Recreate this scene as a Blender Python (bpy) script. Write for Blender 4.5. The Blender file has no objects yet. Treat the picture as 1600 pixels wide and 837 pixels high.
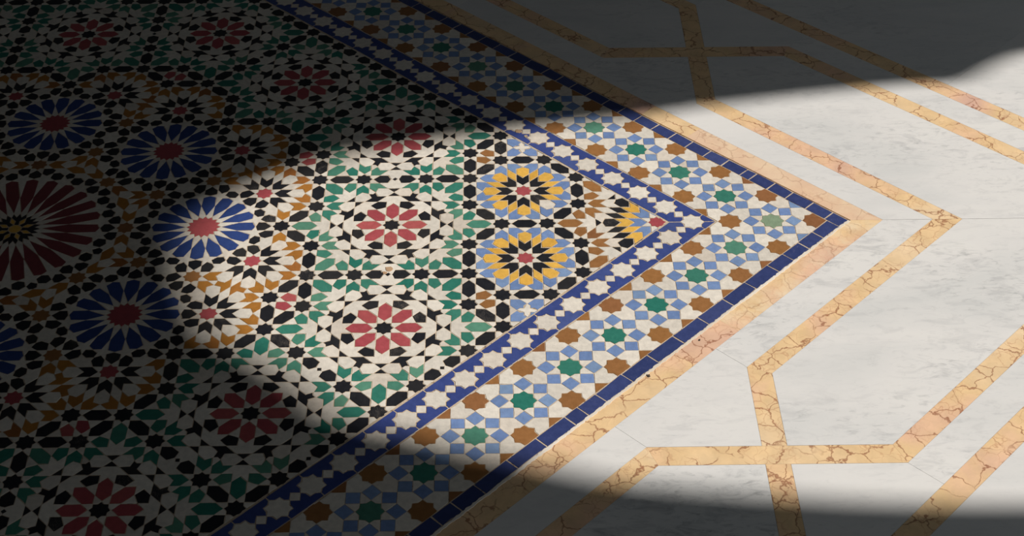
import bpy, math, random
from mathutils import Matrix, Vector

random.seed(7)
sc = bpy.context.scene
COL = sc.collection
SQ = math.sqrt(2.0)
LU = 0.11                      # metres per border-lattice unit
CC = 8.94                      # panel centre in border-lattice units (u = v = CC)
HW = 1.3                       # half a rosette square in lattice units
WU = HW * (SQ - 1) ** 2 / 2    # tile module in lattice units
WM = WU * LU                   # tile module in metres


def uv2xy(u, v):               # lattice (u along the upper arm, v along the lower arm) -> world metres
    return (-((u - CC) + (v - CC)) / SQ * LU, -(v - u) / SQ * LU)


# ------------------------------------------------------------------ camera
cam_d = bpy.data.cameras.new('camera')
cam = bpy.data.objects.new('camera', cam_d)
COL.objects.link(cam)
R = [(-0.71659533, -0.6974825, -0.00304884),
     (-0.43901443, 0.45443263, -0.77508536),
     (0.54199396, -0.55408407, -0.63184918)]
CU = (-11.45024493, 17.93668776, 15.98476057)


def duv(d):
    return Vector((-(d[0] + d[1]) / SQ, (d[0] - d[1]) / SQ, d[2]))


cx, cy, cz = duv(R[0]), -duv(R[1]), -duv(R[2])
px, py = uv2xy(CU[0], CU[1])
cam.matrix_world = Matrix(((cx.x, cy.x, cz.x, px), (cx.y, cy.y, cz.y, py),
                           (cx.z, cy.z, cz.z, CU[2] * LU), (0, 0, 0, 1)))
cam_d.sensor_width = 36.0
cam_d.lens = 2449.7235 / 1600 * 36.0
cam_d.clip_start = 0.05
cam_d.clip_end = 100
sc.camera = cam
FPX = 2449.7235


def project(x, y):             # image pixel of a floor point, for choosing which tiles stand alone
    d = Vector((x - px, y - py, -CU[2] * LU))
    zz = -d.dot(cz)
    if zz < 0.1:
        return (-9999, -9999)
    return (800 + FPX * d.dot(cx) / zz, 418.5 - FPX * d.dot(cy) / zz)


# ------------------------------------------------------------------ sky, sun, exposure
SUN_EL = math.radians(38.0)
SUN_M = -0.06                  # sideways drift of the beam (dq per dp)
WALL_P = 45.0                  # doorway wall, lattice units from the panel centre
world = bpy.data.worlds.new('world')
sc.world = world
world.use_nodes = True
bg = world.node_tree.nodes['Background']
bg.inputs['Color'].default_value = (0.80, 0.91, 1.0, 1)
bg.inputs['Strength'].default_value = 1.4
sun_d = bpy.data.lights.new('sun', 'SUN')
sun_d.energy = 4.85
sun_d.color = (1.0, 0.975, 0.94)
sun_d.angle = math.radians(0.9)
sun = bpy.data.objects.new('sun', sun_d)
COL.objects.link(sun)
hz = Vector((1, -SUN_M, 0)).normalized()       # horizontal direction towards the sun (y = -q)
to_sun = Vector((hz.x * math.cos(SUN_EL), hz.y * math.cos(SUN_EL), math.sin(SUN_EL)))
sun.rotation_euler = to_sun.to_track_quat('Z', 'Y').to_euler()
sun.location = to_sun * 8
vs = sc.view_settings
vs.view_transform = 'Standard'
vs.look = 'None'
vs.exposure = 0.0
vs.gamma = 1.0
vs.use_curve_mapping = False


# ------------------------------------------------------------------ materials
def lin(c):
    c = c / 255.0
    return c / 12.92 if c <= 0.04045 else ((c + 0.055) / 1.055) ** 2.4


def rgb(r, g, b, k=1.0):
    return (lin(r) * k, lin(g) * k, lin(b) * k, 1)


class NT:
    def __init__(s, name):
        s.m = bpy.data.materials.new(name)
        s.m.use_nodes = True
        s.t = s.m.node_tree
        s.b = s.t.nodes['Principled BSDF']

    def n(s, typ, **kw):
        nd = s.t.nodes.new(typ)
        for k, v in kw.items():
            if k.startswith('i_'):
                key = k[2:]
                nd.inputs[int(key) if key.isdigit() else key].default_value = v
            else:
                setattr(nd, k, v)
        return nd

    def l(s, a, b):
        s.t.links.new(a, b)

    def math(s, op, a, b=None):
        nd = s.n('ShaderNodeMath', operation=op)
        for i, x in enumerate((a, b)):
            if x is None:
                continue
            if isinstance(x, (int, float)):
                nd.inputs[i].default_value = x
            else:
                s.l(x, nd.inputs[i])
        return nd.outputs[0]

    def mix(s, fac, a, b, mode='MIX'):
        nd = s.n('ShaderNodeMix', data_type='RGBA', blend_type=mode)
        for sock, x in ((nd.inputs[0], fac), (nd.inputs[6], a), (nd.inputs[7], b)):
            if isinstance(x, (int, float, tuple)):
                sock.default_value = x
            else:
                s.l(x, sock)
        return nd.outputs[2]

    def ramp(s, fac, stops):
        nd = s.n('ShaderNodeValToRGB')
        el = nd.color_ramp.elements
        while len(el) < len(stops):
            el.new(0.5)
        for e, (p, c) in zip(el, stops):
            e.position = p
            e.color = c if isinstance(c, tuple) else (c, c, c, 1)
        s.l(fac, nd.inputs[0])
        return nd.outputs[0]

    def noise(s, vec, scale, detail=4.0, rough=0.55, dist=0.0):
        nd = s.n('ShaderNodeTexNoise')
        nd.inputs['Scale'].default_value = scale
        nd.inputs['Detail'].default_value = detail
        nd.inputs['Roughness'].default_value = rough
        nd.inputs['Distortion'].default_value = dist
        if vec is not None:
            s.l(vec, nd.inputs['Vector'])
        return nd.outputs[0]


def glaze(name, ca, cb, wear=0.25, wearcol=rgb(205, 188, 160), rough=0.38):
    t = NT(name)
    geo = t.n('ShaderNodeNewGeometry')
    oi = t.n('ShaderNodeObjectInfo')
    rnd = t.math('FRACT', t.math('ADD', geo.outputs['Random Per Island'], oi.outputs['Random']))
    pos = geo.outputs['Position']
    base = t.mix(t.ramp(rnd, [(0.0, 0.0), (0.75, 0.35), (1.0, 1.0)]), ca, cb)
    n1 = t.noise(pos, 95.0, 3)
    val = t.ramp(n1, [(0.25, 0.86), (0.75, 1.1)])
    base = t.mix(1.0, base, val, 'MULTIPLY')
    tint = t.ramp(t.math('FRACT', t.math('MULTIPLY', rnd, 7.31)), [(0.0, 0.9), (1.0, 1.06)])
    base = t.mix(1.0, base, tint, 'MULTIPLY')
    # chipped glaze: small specks everywhere, more of them on some tiles
    sp = t.noise(pos, 900.0, 2, 0.6)
    many = t.math('GREATER_THAN', t.math('FRACT', t.math('MULTIPLY', rnd, 13.7)), 0.93)
    th = t.math('SUBTRACT', 0.735 - 0.05 * wear, t.math('MULTIPLY', many, 0.13 * wear))
    chip = t.math('GREATER_THAN', t.math('ADD', t.math('MULTIPLY', sp, 0.8), t.math('MULTIPLY', n1, 0.2)), th)
    base = t.mix(t.math('MULTIPLY', chip, 0.75), base, wearcol)
    t.l(base, t.b.inputs['Base Color'])
    t.l(t.ramp(n1, [(0.2, rough - 0.08), (0.8, rough + 0.14)]), t.b.inputs['Roughness'])
    t.b.inputs['Specular IOR Level'].default_value = 0.32
    bp = t.n('ShaderNodeBump')
    bp.inputs['Strength'].default_value = 0.22
    bp.inputs['Distance'].default_value = 0.0012
    t.l(t.noise(pos, 260.0, 3), bp.inputs['Height'])
    t.l(bp.outputs[0], t.b.inputs['Normal'])
    return t.m


K = 1.0
MAT = {
    'white': glaze('glaze_white', rgb(229, 220, 206, K), rgb(219, 206, 190, K), 0.1, rgb(190, 170, 140)),
    'black': glaze('glaze_black', rgb(34, 35, 40, K), rgb(52, 50, 50, K), 0.8, rgb(150, 138, 124)),
    'green': glaze('glaze_green', rgb(46, 120, 104, K), rgb(98, 146, 122, K), 0.3),
    'sage': glaze('glaze_sage', rgb(138, 156, 128, K), rgb(130, 150, 122, K), 0.4),
    'red': glaze('glaze_red', rgb(168, 76, 82, K), rgb(184, 94, 92, K), 0.3),
    'maroon': glaze('glaze_maroon', rgb(128, 62, 66, K), rgb(138, 70, 72, K), 0.2),
    'edging': glaze('glaze_dark_blue', rgb(54, 65, 112, K), rgb(66, 76, 122, K), 0.35),
    'blue': glaze('glaze_blue', rgb(60, 74, 134, K), rgb(76, 90, 142, K), 0.3),
    'navy': glaze('glaze_cobalt', rgb(50, 70, 126, K), rgb(60, 80, 136, K), 0.3),
    'lightblue': glaze('glaze_light_blue', rgb(116, 140, 186, K), rgb(130, 154, 188, K), 0.25),
    'yellow': glaze('glaze_yellow', rgb(232, 182, 86, K), rgb(226, 172, 76, K), 0.2),
    'brown': glaze('glaze_brown', rgb(158, 110, 64, K), rgb(146, 98, 64, K), 0.3),
    'orange': glaze('glaze_orange', rgb(180, 122, 54, K), rgb(158, 98, 54, K), 0.3),
}


def grout_mat():
    t = NT('grout')
    geo = t.n('ShaderNodeNewGeometry')
    n1 = t.noise(geo.outputs['Position'], 40, 5)
    n2 = t.noise(geo.outputs['Position'], 500, 3)
    c = t.ramp(n1, [(0.3, rgb(190, 166, 138)), (0.7, rgb(214, 194, 168))])
    dk = t.ramp(t.noise(geo.outputs['Position'], 120, 4, 0.6), [(0.6, 0.0), (0.66, 1.0)])
    c = t.mix(t.math('MULTIPLY', dk, 0.75), c, rgb(110, 84, 62))
    c = t.mix(1.0, c, t.ramp(n2, [(0.3, 0.8), (0.7, 1.08)]), 'MULTIPLY')
    t.l(c, t.b.inputs['Base Color'])
    t.b.inputs['Roughness'].default_value = 0.95
    bp = t.n('ShaderNodeBump')
    bp.inputs['Strength'].default_value = 0.6
    bp.inputs['Distance'].default_value = 0.001
    t.l(n2, bp.inputs['Height'])
    t.l(bp.outputs[0], t.b.inputs['Normal'])
    return t.m


def white_marble():
    t = NT('white_marble')
    geo = t.n('ShaderNodeNewGeometry')
    oi = t.n('ShaderNodeObjectInfo')
    off = t.n('ShaderNodeVectorMath', operation='SCALE')
    cmb = t.n('ShaderNodeCombineXYZ')
    for i in range(3):
        t.l(oi.outputs['Random'], cmb.inputs[i])
    t.l(cmb.outputs[0], off.inputs[0])
    off.inputs['Scale'].default_value = 17.0
    add = t.n('ShaderNodeVectorMath', operation='ADD')
    t.l(geo.outputs['Position'], add.inputs[0])
    t.l(off.outputs[0], add.inputs[1])
    mp = t.n('ShaderNodeMapping')
    mp.inputs['Rotation'].default_value = (0, 0, math.radians(-24))
    mp.inputs['Scale'].default_value = (1.0, 2.6, 1)
    t.l(add.outputs[0], mp.inputs['Vector'])
    v = mp.outputs[0]
    clouds = t.noise(v, 2.6, 5, 0.55, 0.5)
    fine = t.noise(v, 46.0, 6, 0.65, 0.6)
    streak = t.noise(v, 17.0, 8, 0.66, 0.9)
    c = t.ramp(clouds, [(0.3, rgb(214, 212, 208)), (0.55, rgb(225, 221, 216)), (0.8, rgb(230, 226, 219))])
    where = t.ramp(t.noise(v, 2.4, 3, 0.5, 0.3), [(0.36, 0.12), (0.64, 1.0)])
    amt = t.ramp(t.math('FRACT', t.math('MULTIPLY', oi.outputs['Random'], 5.7)), [(0.0, 0.35), (0.6, 0.75), (1.0, 1.25)])
    where = t.math('MULTIPLY', where, amt)
    s1 = t.ramp(streak, [(0.5, 0.0), (0.76, 1.0)])
    c = t.mix(t.math('MULTIPLY', t.math('MULTIPLY', s1, where), 0.62), c, rgb(128, 129, 132))
    s2 = t.ramp(fine, [(0.55, 0.0), (0.74, 1.0)])
    c = t.mix(t.math('MULTIPLY', t.math('MULTIPLY', s2, where), 0.6), c, rgb(126, 127, 126))
    t.l(c, t.b.inputs['Base Color'])
    t.l(t.ramp(clouds, [(0.2, 0.36), (0.8, 0.5)]), t.b.inputs['Roughness'])
    t.b.inputs['Specular IOR Level'].default_value = 0.3
    bp = t.n('ShaderNodeBump')
    bp.inputs['Strength'].default_value = 0.08
    bp.inputs['Distance'].default_value = 0.002
    t.l(t.noise(geo.outputs['Position'], 60, 4), bp.inputs['Height'])
    t.l(bp.outputs[0], t.b.inputs['Normal'])
    return t.m


def gold_marble(name, pale=0.0, vein=1.0, pink=0.0):
    t = NT(name)
    geo = t.n('ShaderNodeNewGeometry')
    oi = t.n('ShaderNodeObjectInfo')
    cmb = t.n('ShaderNodeCombineXYZ')
    for i in range(3):
        t.l(oi.outputs['Random'], cmb.inputs[i])
    off = t.n('ShaderNodeVectorMath', operation='SCALE')
    t.l(cmb.outputs[0], off.inputs[0])
    off.inputs['Scale'].default_value = 23.0
    add = t.n('ShaderNodeVectorMath', operation='ADD')
    t.l(geo.outputs['Position'], add.inputs[0])
    t.l(off.outputs[0], add.inputs[1])
    p = add.outputs[0]
    wob = t.n('ShaderNodeTexNoise')
    wob.inputs['Scale'].default_value = 45.0
    wob.inputs['Detail'].default_value = 5
    t.l(p, wob.inputs['Vector'])
    sub = t.n('ShaderNodeVectorMath', operation='SUBTRACT')
    t.l(wob.outputs['Color'], sub.inputs[0])
    sub.inputs[1].default_value = (0.5, 0.5, 0.5)
    scl = t.n('ShaderNodeVectorMath', operation='SCALE')
    t.l(sub.outputs[0], scl.inputs[0])
    scl.inputs['Scale'].default_value = 0.03
    add2 = t.n('ShaderNodeVectorMath', operation='ADD')
    t.l(p, add2.inputs[0])
    t.l(scl.outputs[0], add2.inputs[1])
    pw = add2.outputs[0]
    tone = t.noise(p, 4.5, 3, 0.5, 0.4)
    c = t.ramp(tone, [(0.3, rgb(238, 208, 168)), (0.5, rgb(235, 199, 150)), (0.61, rgb(233, 191, 156)),
                      (0.76, rgb(218, 176, 160))])
    c = t.mix(0.8, c, t.ramp(t.noise(pw, 30, 4), [(0.3, 0.86), (0.7, 1.1)]), 'MULTIPLY')
    if pink:
        c = t.mix(t.ramp(t.noise(p, 6, 4), [(0.3, pink), (0.7, pink * 0.7)]), c, rgb(226, 190, 166))
    if pale:
        c = t.mix(t.ramp(t.noise(pw, 16, 5, 0.65), [(0.45, 0.0), (0.7, pale)]), c, rgb(240, 218, 184))
    vor = t.n('ShaderNodeTexVoronoi', feature='DISTANCE_TO_EDGE')
    vor.inputs['Scale'].default_value = 20.0
    t.l(pw, vor.inputs['Vector'])
    vor2 = t.n('ShaderNodeTexVoronoi', feature='DISTANCE_TO_EDGE')
    vor2.inputs['Scale'].default_value = 44.0
    t.l(pw, vor2.inputs['Vector'])
    msk = t.ramp(t.noise(p, 16, 3), [(0.33, 0.0), (0.47, 1.0)])
    v1 = t.math('MULTIPLY', t.ramp(vor.outputs['Distance'], [(0.0, 1.0), (0.012, 0.75), (0.03, 0.0)]), msk)
    msk2 = t.ramp(t.noise(p, 9, 3, 0.5, 1.0), [(0.44, 0.0), (0.6, 0.8)])
    v2 = t.math('MULTIPLY', t.ramp(vor2.outputs['Distance'], [(0.0, 1.0), (0.05, 0.0)]), msk2)
    c = t.mix(t.math('MULTIPLY', v1, 0.85 * vein), c, rgb(150, 92, 64))
    c = t.mix(t.math('MULTIPLY', v2, 0.55 * vein), c, rgb(176, 106, 74))
    t.l(c, t.b.inputs['Base Color'])
    t.b.inputs['Roughness'].default_value = 0.46
    t.b.inputs['Specular IOR Level'].default_value = 0.3
    return t.m


def plaster(name, a, b):
    t = NT(name)
    geo = t.n('ShaderNodeNewGeometry')
    c = t.ramp(t.noise(geo.outputs['Position'], 3, 5), [(0.3, a), (0.7, b)])
    t.l(c, t.b.inputs['Base Color'])
    t.b.inputs['Roughness'].default_value = 0.9
    bp = t.n('ShaderNodeBump')
    bp.inputs['Strength'].default_value = 0.2
    t.l(t.noise(geo.outputs['Position'], 80, 4), bp.inputs['Height'])
    t.l(bp.outputs[0], t.b.inputs['Normal'])
    return t.m


M_GROUT = grout_mat()
M_MORTAR = plaster('pale_mortar', rgb(214, 198, 176), rgb(236, 226, 212))
M_CLAY = plaster('bare_clay', rgb(170, 128, 92), rgb(205, 176, 142))
M_PIT_SHADE = plaster('pit_shade', rgb(60, 48, 40), rgb(84, 68, 56))  # dark colour stands for the shade inside small holes
M_MARBLE = white_marble()
M_GOLD = gold_marble('gold_marble')
M_GOLDP = gold_marble('pale_gold_marble', 0.8, 0.5)
M_PINK = gold_marble('pink_marble', 0.6, 0.4, 0.75)
M_PLASTER = plaster('wall_plaster', rgb(136, 137, 138), rgb(150, 150, 148))
M_CEDAR = plaster('dark_cedar', rgb(70, 58, 48), rgb(84, 70, 58))
M_COURT = plaster('courtyard_paving', rgb(128, 128, 128), rgb(142, 142, 140))


# ------------------------------------------------------------------ polygon tools
def area(p):
    return 0.5 * sum(p[i][0] * p[(i + 1) % len(p)][1] - p[(i + 1) % len(p)][0] * p[i][1] for i in range(len(p)))


def ccw(p):
    return list(p) if area(p) > 0 else list(reversed(p))


def centroid(p):
    a = area(p)
    if abs(a) < 1e-12:
        return (sum(q[0] for q in p) / len(p), sum(q[1] for q in p) / len(p))
    x = y = 0
    for i in range(len(p)):
        x0, y0 = p[i]
        x1, y1 = p[(i + 1) % len(p)]
        c = x0 * y1 - x1 * y0
        x += (x0 + x1) * c
        y += (y0 + y1) * c
    return (x / (6 * a), y / (6 * a))


def clean(p, eps):
    out = []
    for q in p:
        if not out or math.hypot(q[0] - out[-1][0], q[1] - out[-1][1]) > eps:
            out.append(q)
    while len(out) > 2 and math.hypot(out[0][0] - out[-1][0], out[0][1] - out[-1][1]) <= eps:
        out.pop()
    res = []
    n = len(out)
    for i in range(n):          # drop collinear points
        a, b, c = out[i - 1], out[i], out[(i + 1) % n]
        cr = (b[0] - a[0]) * (c[1] - b[1]) - (b[1] - a[1]) * (c[0] - b[0])
        if abs(cr) > 1e-6 * eps ** 0 * max(1e-9, math.hypot(b[0] - a[0], b[1] - a[1]) * math.hypot(c[0] - b[0], c[1] - b[1])):
            res.append(b)
    return res


def clip(p, nx, ny, d):         # keep n.x <= d
    out = []
    n = len(p)
    for i in range(n):
        a, b = p[i], p[(i + 1) % n]
        da, db = a[0] * nx + a[1] * ny - d, b[0] * nx + b[1] * ny - d
        if da <= 0:
            out.append(a)
        if (da < 0 < db) or (db < 0 < da):
            t = da / (da - db)
            out.append((a[0] + (b[0] - a[0]) * t, a[1] + (b[1] - a[1]) * t))
    return out


def inset(p, g):                # p ccw; offset inwards with bounded mitres
    n = len(p)
    out = []
    for i in range(n):
        a, b, c = p[i - 1], p[i], p[(i + 1) % n]
        d1 = (b[0] - a[0], b[1] - a[1])
        d2 = (c[0] - b[0], c[1] - b[1])
        l1, l2 = math.hypot(*d1) or 1e-9, math.hypot(*d2) or 1e-9
        n1 = (-d1[1] / l1, d1[0] / l1)
        n2 = (-d2[1] / l2, d2[0] / l2)
        k = 1 + n1[0] * n2[0] + n1[1] * n2[1]
        k = max(k, 0.22)
        out.append((b[0] + (n1[0] + n2[0]) * g / k, b[1] + (n1[1] + n2[1]) * g / k))
    return out


def rot(p, deg, mir=False):
    c, s = math.cos(math.radians(deg)), math.sin(math.radians(deg))
    out = []
    for x, y in p:
        if mir:
            y = -y
        out.append((c * x - s * y, s * x + c * y))
    return out


def mv(p, o):
    return [(x + o[0], y + o[1]) for x, y in p]


def P(*pl):                     # polar points (radius, degrees)
    return [(r * math.cos(math.radians(a)), r * math.sin(math.radians(a))) for r, a in pl]


# ------------------------------------------------------------------ the mosaic field, in tile modules
S1, S2, S3 = 1 + SQ, 2 + SQ, 3 + 2 * SQ          # 2.414 3.414 5.828
A_ = 5.82843 * 2 * 4.82843                       # red rosette ring (56.28)
A_ = 2 * (1 + SQ) * (2 * S3)
FIELD = {}                                       # (name) -> list of (polygon, colour)
SEEN = set()
EDGE = S3 * 2 * S3 + 1.14                        # distance of the field's edge from its centre


def put(name, col, poly):
    for nx, ny in ((1, 1), (1, -1), (-1, 1), (-1, -1)):
        poly = clip(poly, nx / SQ, ny / SQ, EDGE)
        if len(poly) < 3:
            return
    poly = clean(poly, 0.03)
    if len(poly) < 3 or abs(area(poly)) < 0.12:
        return
    poly = ccw(poly)
    c = centroid(poly)
    key = (round(c[0] * 4), round(c[1] * 4))
    for dx in (-1, 0, 1):
        for dy in (-1, 0, 1):
            if (key[0] + dx, key[1] + dy) in SEEN:
                k2 = SEENC.get((key[0] + dx, key[1] + dy))
                if k2 and math.hypot(k2[0] - c[0], k2[1] - c[1]) < 0.12:
                    return
    SEEN.add(key)
    SEENC[key] = c
    FIELD.setdefault((name, col), []).append(poly)


SEENC = {}
OCT = [(k * 90, m) for k in range(4) for m in (False, True)]      # square symmetry
HEX = [(k * 45, m) for k in range(8) for m in (False, True)]      # eightfold symmetry


def orbit(sym, items, off=(0, 0)):
    for name, col, poly in items:
        q = mv(poly, off)
        for a, m in sym:
            put(name, col, rot(q, a, m))


def star8(r=SQ):
    out = []
    for k in range(8):
        out += P((r, k * 45), (r * 0.76537, k * 45 + 22.5))
    return out


KITE = [(SQ, 0), (S1, 1), (1, 1), (1, SQ - 1)]
SAFT = [(SQ, 0), (S1, -1), (S1 + 2, -1), (SQ + 4, 0), (S1 + 2, 1), (S1, 1)]        # radial, from a star tip


def star_set(col):
    out = [(col + '_star', col, star8())]
    for k in range(8):
        out.append(('white_kite', 'white', rot(KITE, k * 45)))
    return out


def both(p):                    # a tile and its mirror image about the local x axis
    return [p, [(x, -y) for x, y in p]]


h2 = 2 * S3                     # 11.657
h2t = 2 * S1                    # 4.828


def red_core():
    o = star_set('black')
    for k in range(8):
        a = k * 45
        o.append(('red_petal', 'red', rot(SAFT, a)))
        o.append(('black_almond', 'black', rot([(S1 + 2, 1), (S3, 1), (S3, S1), (S1 * 2, S2), (1 + 2 * SQ, S1)], a)))
        o.append(('white_triangle', 'white', rot([(S1, 1), (S1 + 2, 1), (1 + 2 * SQ, S1)], a)))
        o.append(('white_arrow', 'white', rot([(SQ + 4, 0), (S1 + 2, 1), (S3, 1), (S3, S1), (S3 + SQ, 1),
                                               (S3 + SQ, -1), (S3, -S1), (S3, -1), (S1 + 2, -1)], a)))
        b = S3 + SQ             # 7.243
        o.append(('black_triangle', 'black', rot([(b, 1), (b, -1), (b + 1, 0)], a)))
        o.append(('black_triangle', 'black', rot([(b + 2, 1), (b + 2, -1), (b + 1, 0)], a)))
        o.append(('black_winged_tile', 'black', rot([(S3, S1), (b, 1), (b, S1), (b + 1, 2 * SQ), (b + .586, b - 4.0),
                                                     (b + .586, 1 + 2 * SQ), (b - .414, S2), (S3, S1 + 2)], a)))
        o.append(('white_kite', 'white', rot([(b + 1, 2 * SQ), (b + 2, 1 + 2 * SQ), (b + .586, 1 + 2 * SQ), (b + .586, b - 4.0)], a)))
        for q in both([(b + 1, 0), (b + 2, 1), (b + 2, S1), (b + 1, 2 * SQ), (b, S1), (b, 1)]):
            o.append(('white_shield', 'white', rot(q, a)))
        for q in both([(b + 2, 1), (h2 - 1, S1), (h2 - 1, 1 + 2 * SQ), (b + 2, 1 + 2 * SQ), (b + 1, 2 * SQ), (b + 2, S1)]):
            o.append(('green_chevron', 'green', rot(q, a)))
        o += [(n, c, mv(q, rot([(h2, h2t)], a)[0])) for n, c, q in star_set('black')]
    return o


def side_G(a, col):             # full corner: crown, radial hexagon, two almonds, far star, its hexagons
    o = []
    c0 = h2 * SQ - SQ - 4       # 11.07
    o.append(('white_crown', 'white', [(S3 + SQ + 2, -1), (S3 + SQ + 2, 1), (h2 - 1, S1), (h2 - 1, 1), (c0 + 1, 1), (c0, 0),
                                       (c0 + 1, -1), (h2 - 1, -1), (h2 - 1, -S1)]))
    o.append((col + '_hexagon', col, [(c0, 0), (c0 + 1, -1), (c0 + 3, -1), (c0 + 4, 0), (c0 + 3, 1), (c0 + 1, 1)]))
    for q in both([(h2 - 1, 1), (c0 + 1, 1), (h2 + 1, S1), (h2, S2), (h2 - 1, S1)]):
        o.append((col + '_almond', col, q))
    for q in both([(c0 + 1, 1), (c0 + 3, 1), (h2 + 1, S1)]):
        o.append(('white_triangle', 'white', q))
    for q in both([(h2 + 1, 1 + 2 * SQ), (h2 + 1, S1), (c0 + 3, 1), (h2 * SQ - 1, 1), (h2 * SQ - 1, S1), (c0 + 3, 1 + 2 * SQ)]):
        o.append(('black_hexagon', 'black', q))
    o += [(n, c, mv(q, (h2 * SQ, 0))) for n, c, q in star_set('black')]
    return [(n, c, rot(q, a)) for n, c, q in o]


def side_M(a):                  # row shared with the next rosette (or cut by the border)
    o = []
    b = S3 + SQ + 2
    half = [(b, -1), (b, 1), (h2 - 1, S1), (h2 - 1, 1), (h2, .586), (h2, .4), (h2 - .4, 0), (h2, -.4), (h2, -.586),
            (h2 - 1, -1), (h2 - 1, -S1)]
    o.append(('white_crown', 'white', half))
    o.append(('white_crown', 'white', [(2 * h2 - x, y) for x, y in half]))
    o.append(('black_diamond', 'black', [(h2 + .4, 0), (h2, .4), (h2 - .4, 0), (h2, -.4)]))
    for q in both([(h2, S2), (h2 - 1, S1), (h2 - 1, 1), (h2, .586), (h2 + 1, 1), (h2 + 1, S1)]):
        o.append(('black_shield', 'black', q))
    return [(n, c, rot(q, a)) for n, c, q in o]


def octa_hex(R_=S3 + S1):       # octagon-edge hexagon with centre at distance R_ on the local x axis
    return [(R_, -2), (R_ + 1, -1), (R_ + 1, 1), (R_, 2), (R_ - 1, 1), (R_ - 1, -1)]


def rosette_dir(a, vcol, hcol):                  # inner chevron + shield in direction a
    b = S1 + 2
    return [('%s_chevron' % vcol, vcol, rot([(SQ, 0), (S1, -1), (b, -1), (b - 1, 0), (b, 1), (S1, 1)], a)),
            ('%s_shield' % hcol, hcol, rot([(b - 1, 0), (b, -1), (S3, -1), (S3 + SQ - 1, 0), (S3, 1), (b, 1)], a))]


LOZ = [(S1, 1), (S1 + 2, 1), (S3, S1), (1 + 2 * SQ, S1)]
CHV = [(S1 + 2, 1), (S3, S1), (S3 + SQ, S1), (S3 + SQ, 1), (S3 + SQ - 1, 0), (S3, 1)]
TRI = [(S3 + SQ - 1, 0), (S3 + SQ, 1), (S3 + SQ, -1)]


def chv(a, side):
    return rot([(x, y * side) for x, y in CHV], a)


def place(items, o):
    return [(n, c, mv(q, o)) for n, c, q in items]


# red rosettes -------------------------------------------------------------
edge_sides = [(180, 'G'), (135, 'G'), (225, 'G'), (90, 'M'), (270, 'M'), (45, 'G'), (315, 'G')]
for k in range(8):
    items = red_core()
    for a, kind in edge_sides + [(0, 'G' if k % 2 == 0 else 'M')]:
        items += side_G(a, 'green') if kind == 'G' else side_M(a)
    for n, c, q in place(items, (A_, 0)):
        put(n, c, rot(q, k * 45))
items = red_core()
for a, kind in ((0, 'G'), (315, 'G'), (90, 'G'), (180, 'G'), (225, 'G'), (270, 'M'), (135, 'M'), (45, 'M')):
    items += side_G(a, 'green') if kind == 'G' else side_M(a)
orbit(OCT, items, (A_, 2 * h2))

# yellow rosettes, small cross cells, almond pairs, corner fans -------------
yel = star_set('red')
for k in range(8):
    a = 45 * k
    yel += rosette_dir(a, 'black', 'yellow')
    yel.append(('yellow_lozenge', 'yellow', rot(LOZ, a)))
    for s in (1, -1):
        yel.append(('lightblue_chevron', 'lightblue', chv(a, s)))
    yel.append(('white_triangle', 'white', rot(TRI, a)))
    yel.append(('black_hexagon', 'black', rot(octa_hex(), a)))
    yel += place(star_set('black'), rot([(S3 + S1, S2)], a)[0])
YC = (A_ + h2 + S3 + S1, S3 + S1)
orbit(OCT, yel, YC)

cross = []
for k in range(4):
    cross.append(('lightblue_corner_tile', 'lightblue',
                  rot([(S1, S1), (1, S1), (0, SQ), (.42, 1), (.42, .42), (1, .42), (SQ, 0), (S1, 1)], 90 * k)))
    cross.append(('white_triangle', 'white', rot([(S1, -1), (S1, 1), (SQ, 0)], 90 * k)))
    cross.append(('black_hexagon', 'black', rot([(S2, -2), (S2 + 1, -1), (S2 + 1, 1), (S2, 2), (S1, 1), (S1, -1)], 90 * k)))
    cross += place(star_set('black'), rot([(S2, S2)], 90 * k)[0])
cp = []
for k in range(4):
    cp += rot([(SQ, 0), (1, .42), (.42, .42)], 90 * k)
cross.append(('white_cross', 'white', cp))
orbit(OCT, cross, (YC[0], YC[1] + h2))


def almond_pair(col):           # rhombus of stars: V1=(0,0) V2=(0,6.83) V3=(-4.83,4.83) V4=(-4.83,11.66)
    d = 4 + 2 * SQ
    v3 = (-h2t, h2t)
    alm = [(SQ, 0), (S1, 1), (1 + 2 * SQ, 1), (1 + 2 * SQ, 1 - SQ), (S1, -1)]
    o = [(col + '_almond', col, mv(alm, v3))]
    cen = (-S1, S3)
    tri = [(-1, S1), (-1, S1 + 2), (-S1, 1 + 2 * SQ)]
    o.append(('white_triangle', 'white', tri))
    o += [(n, c, [(2 * cen[0] - x, 2 * cen[1] - y) for x, y in q]) for n, c, q in list(o)]
    hx = octa_hex(0)
    o.append(('black_hexagon', 'black', mv(hx, (0, S2))))
    o.append(('black_hexagon', 'black', mv(hx, (-h2t, h2t + S2))))
    hd = rot(hx, 45)
    o.append(('black_hexagon', 'black', mv(hd, (-S1, S1))))
    o.append(('black_hexagon', 'black', mv(hd, (-S1, S1 + d))))
    for v in ((0, 0), (0, d), v3, (-h2t, h2t + d)):
        o += place(star_set('black'), v)
    return o


orbit(HEX, almond_pair('red'), (A_ - h2, h2))
pair = [(n, c, [(-x, y) for x, y in q]) for n, c, q in almond_pair('brown')]
orbit(OCT, pair, (A_ + h2, h2))

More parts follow.
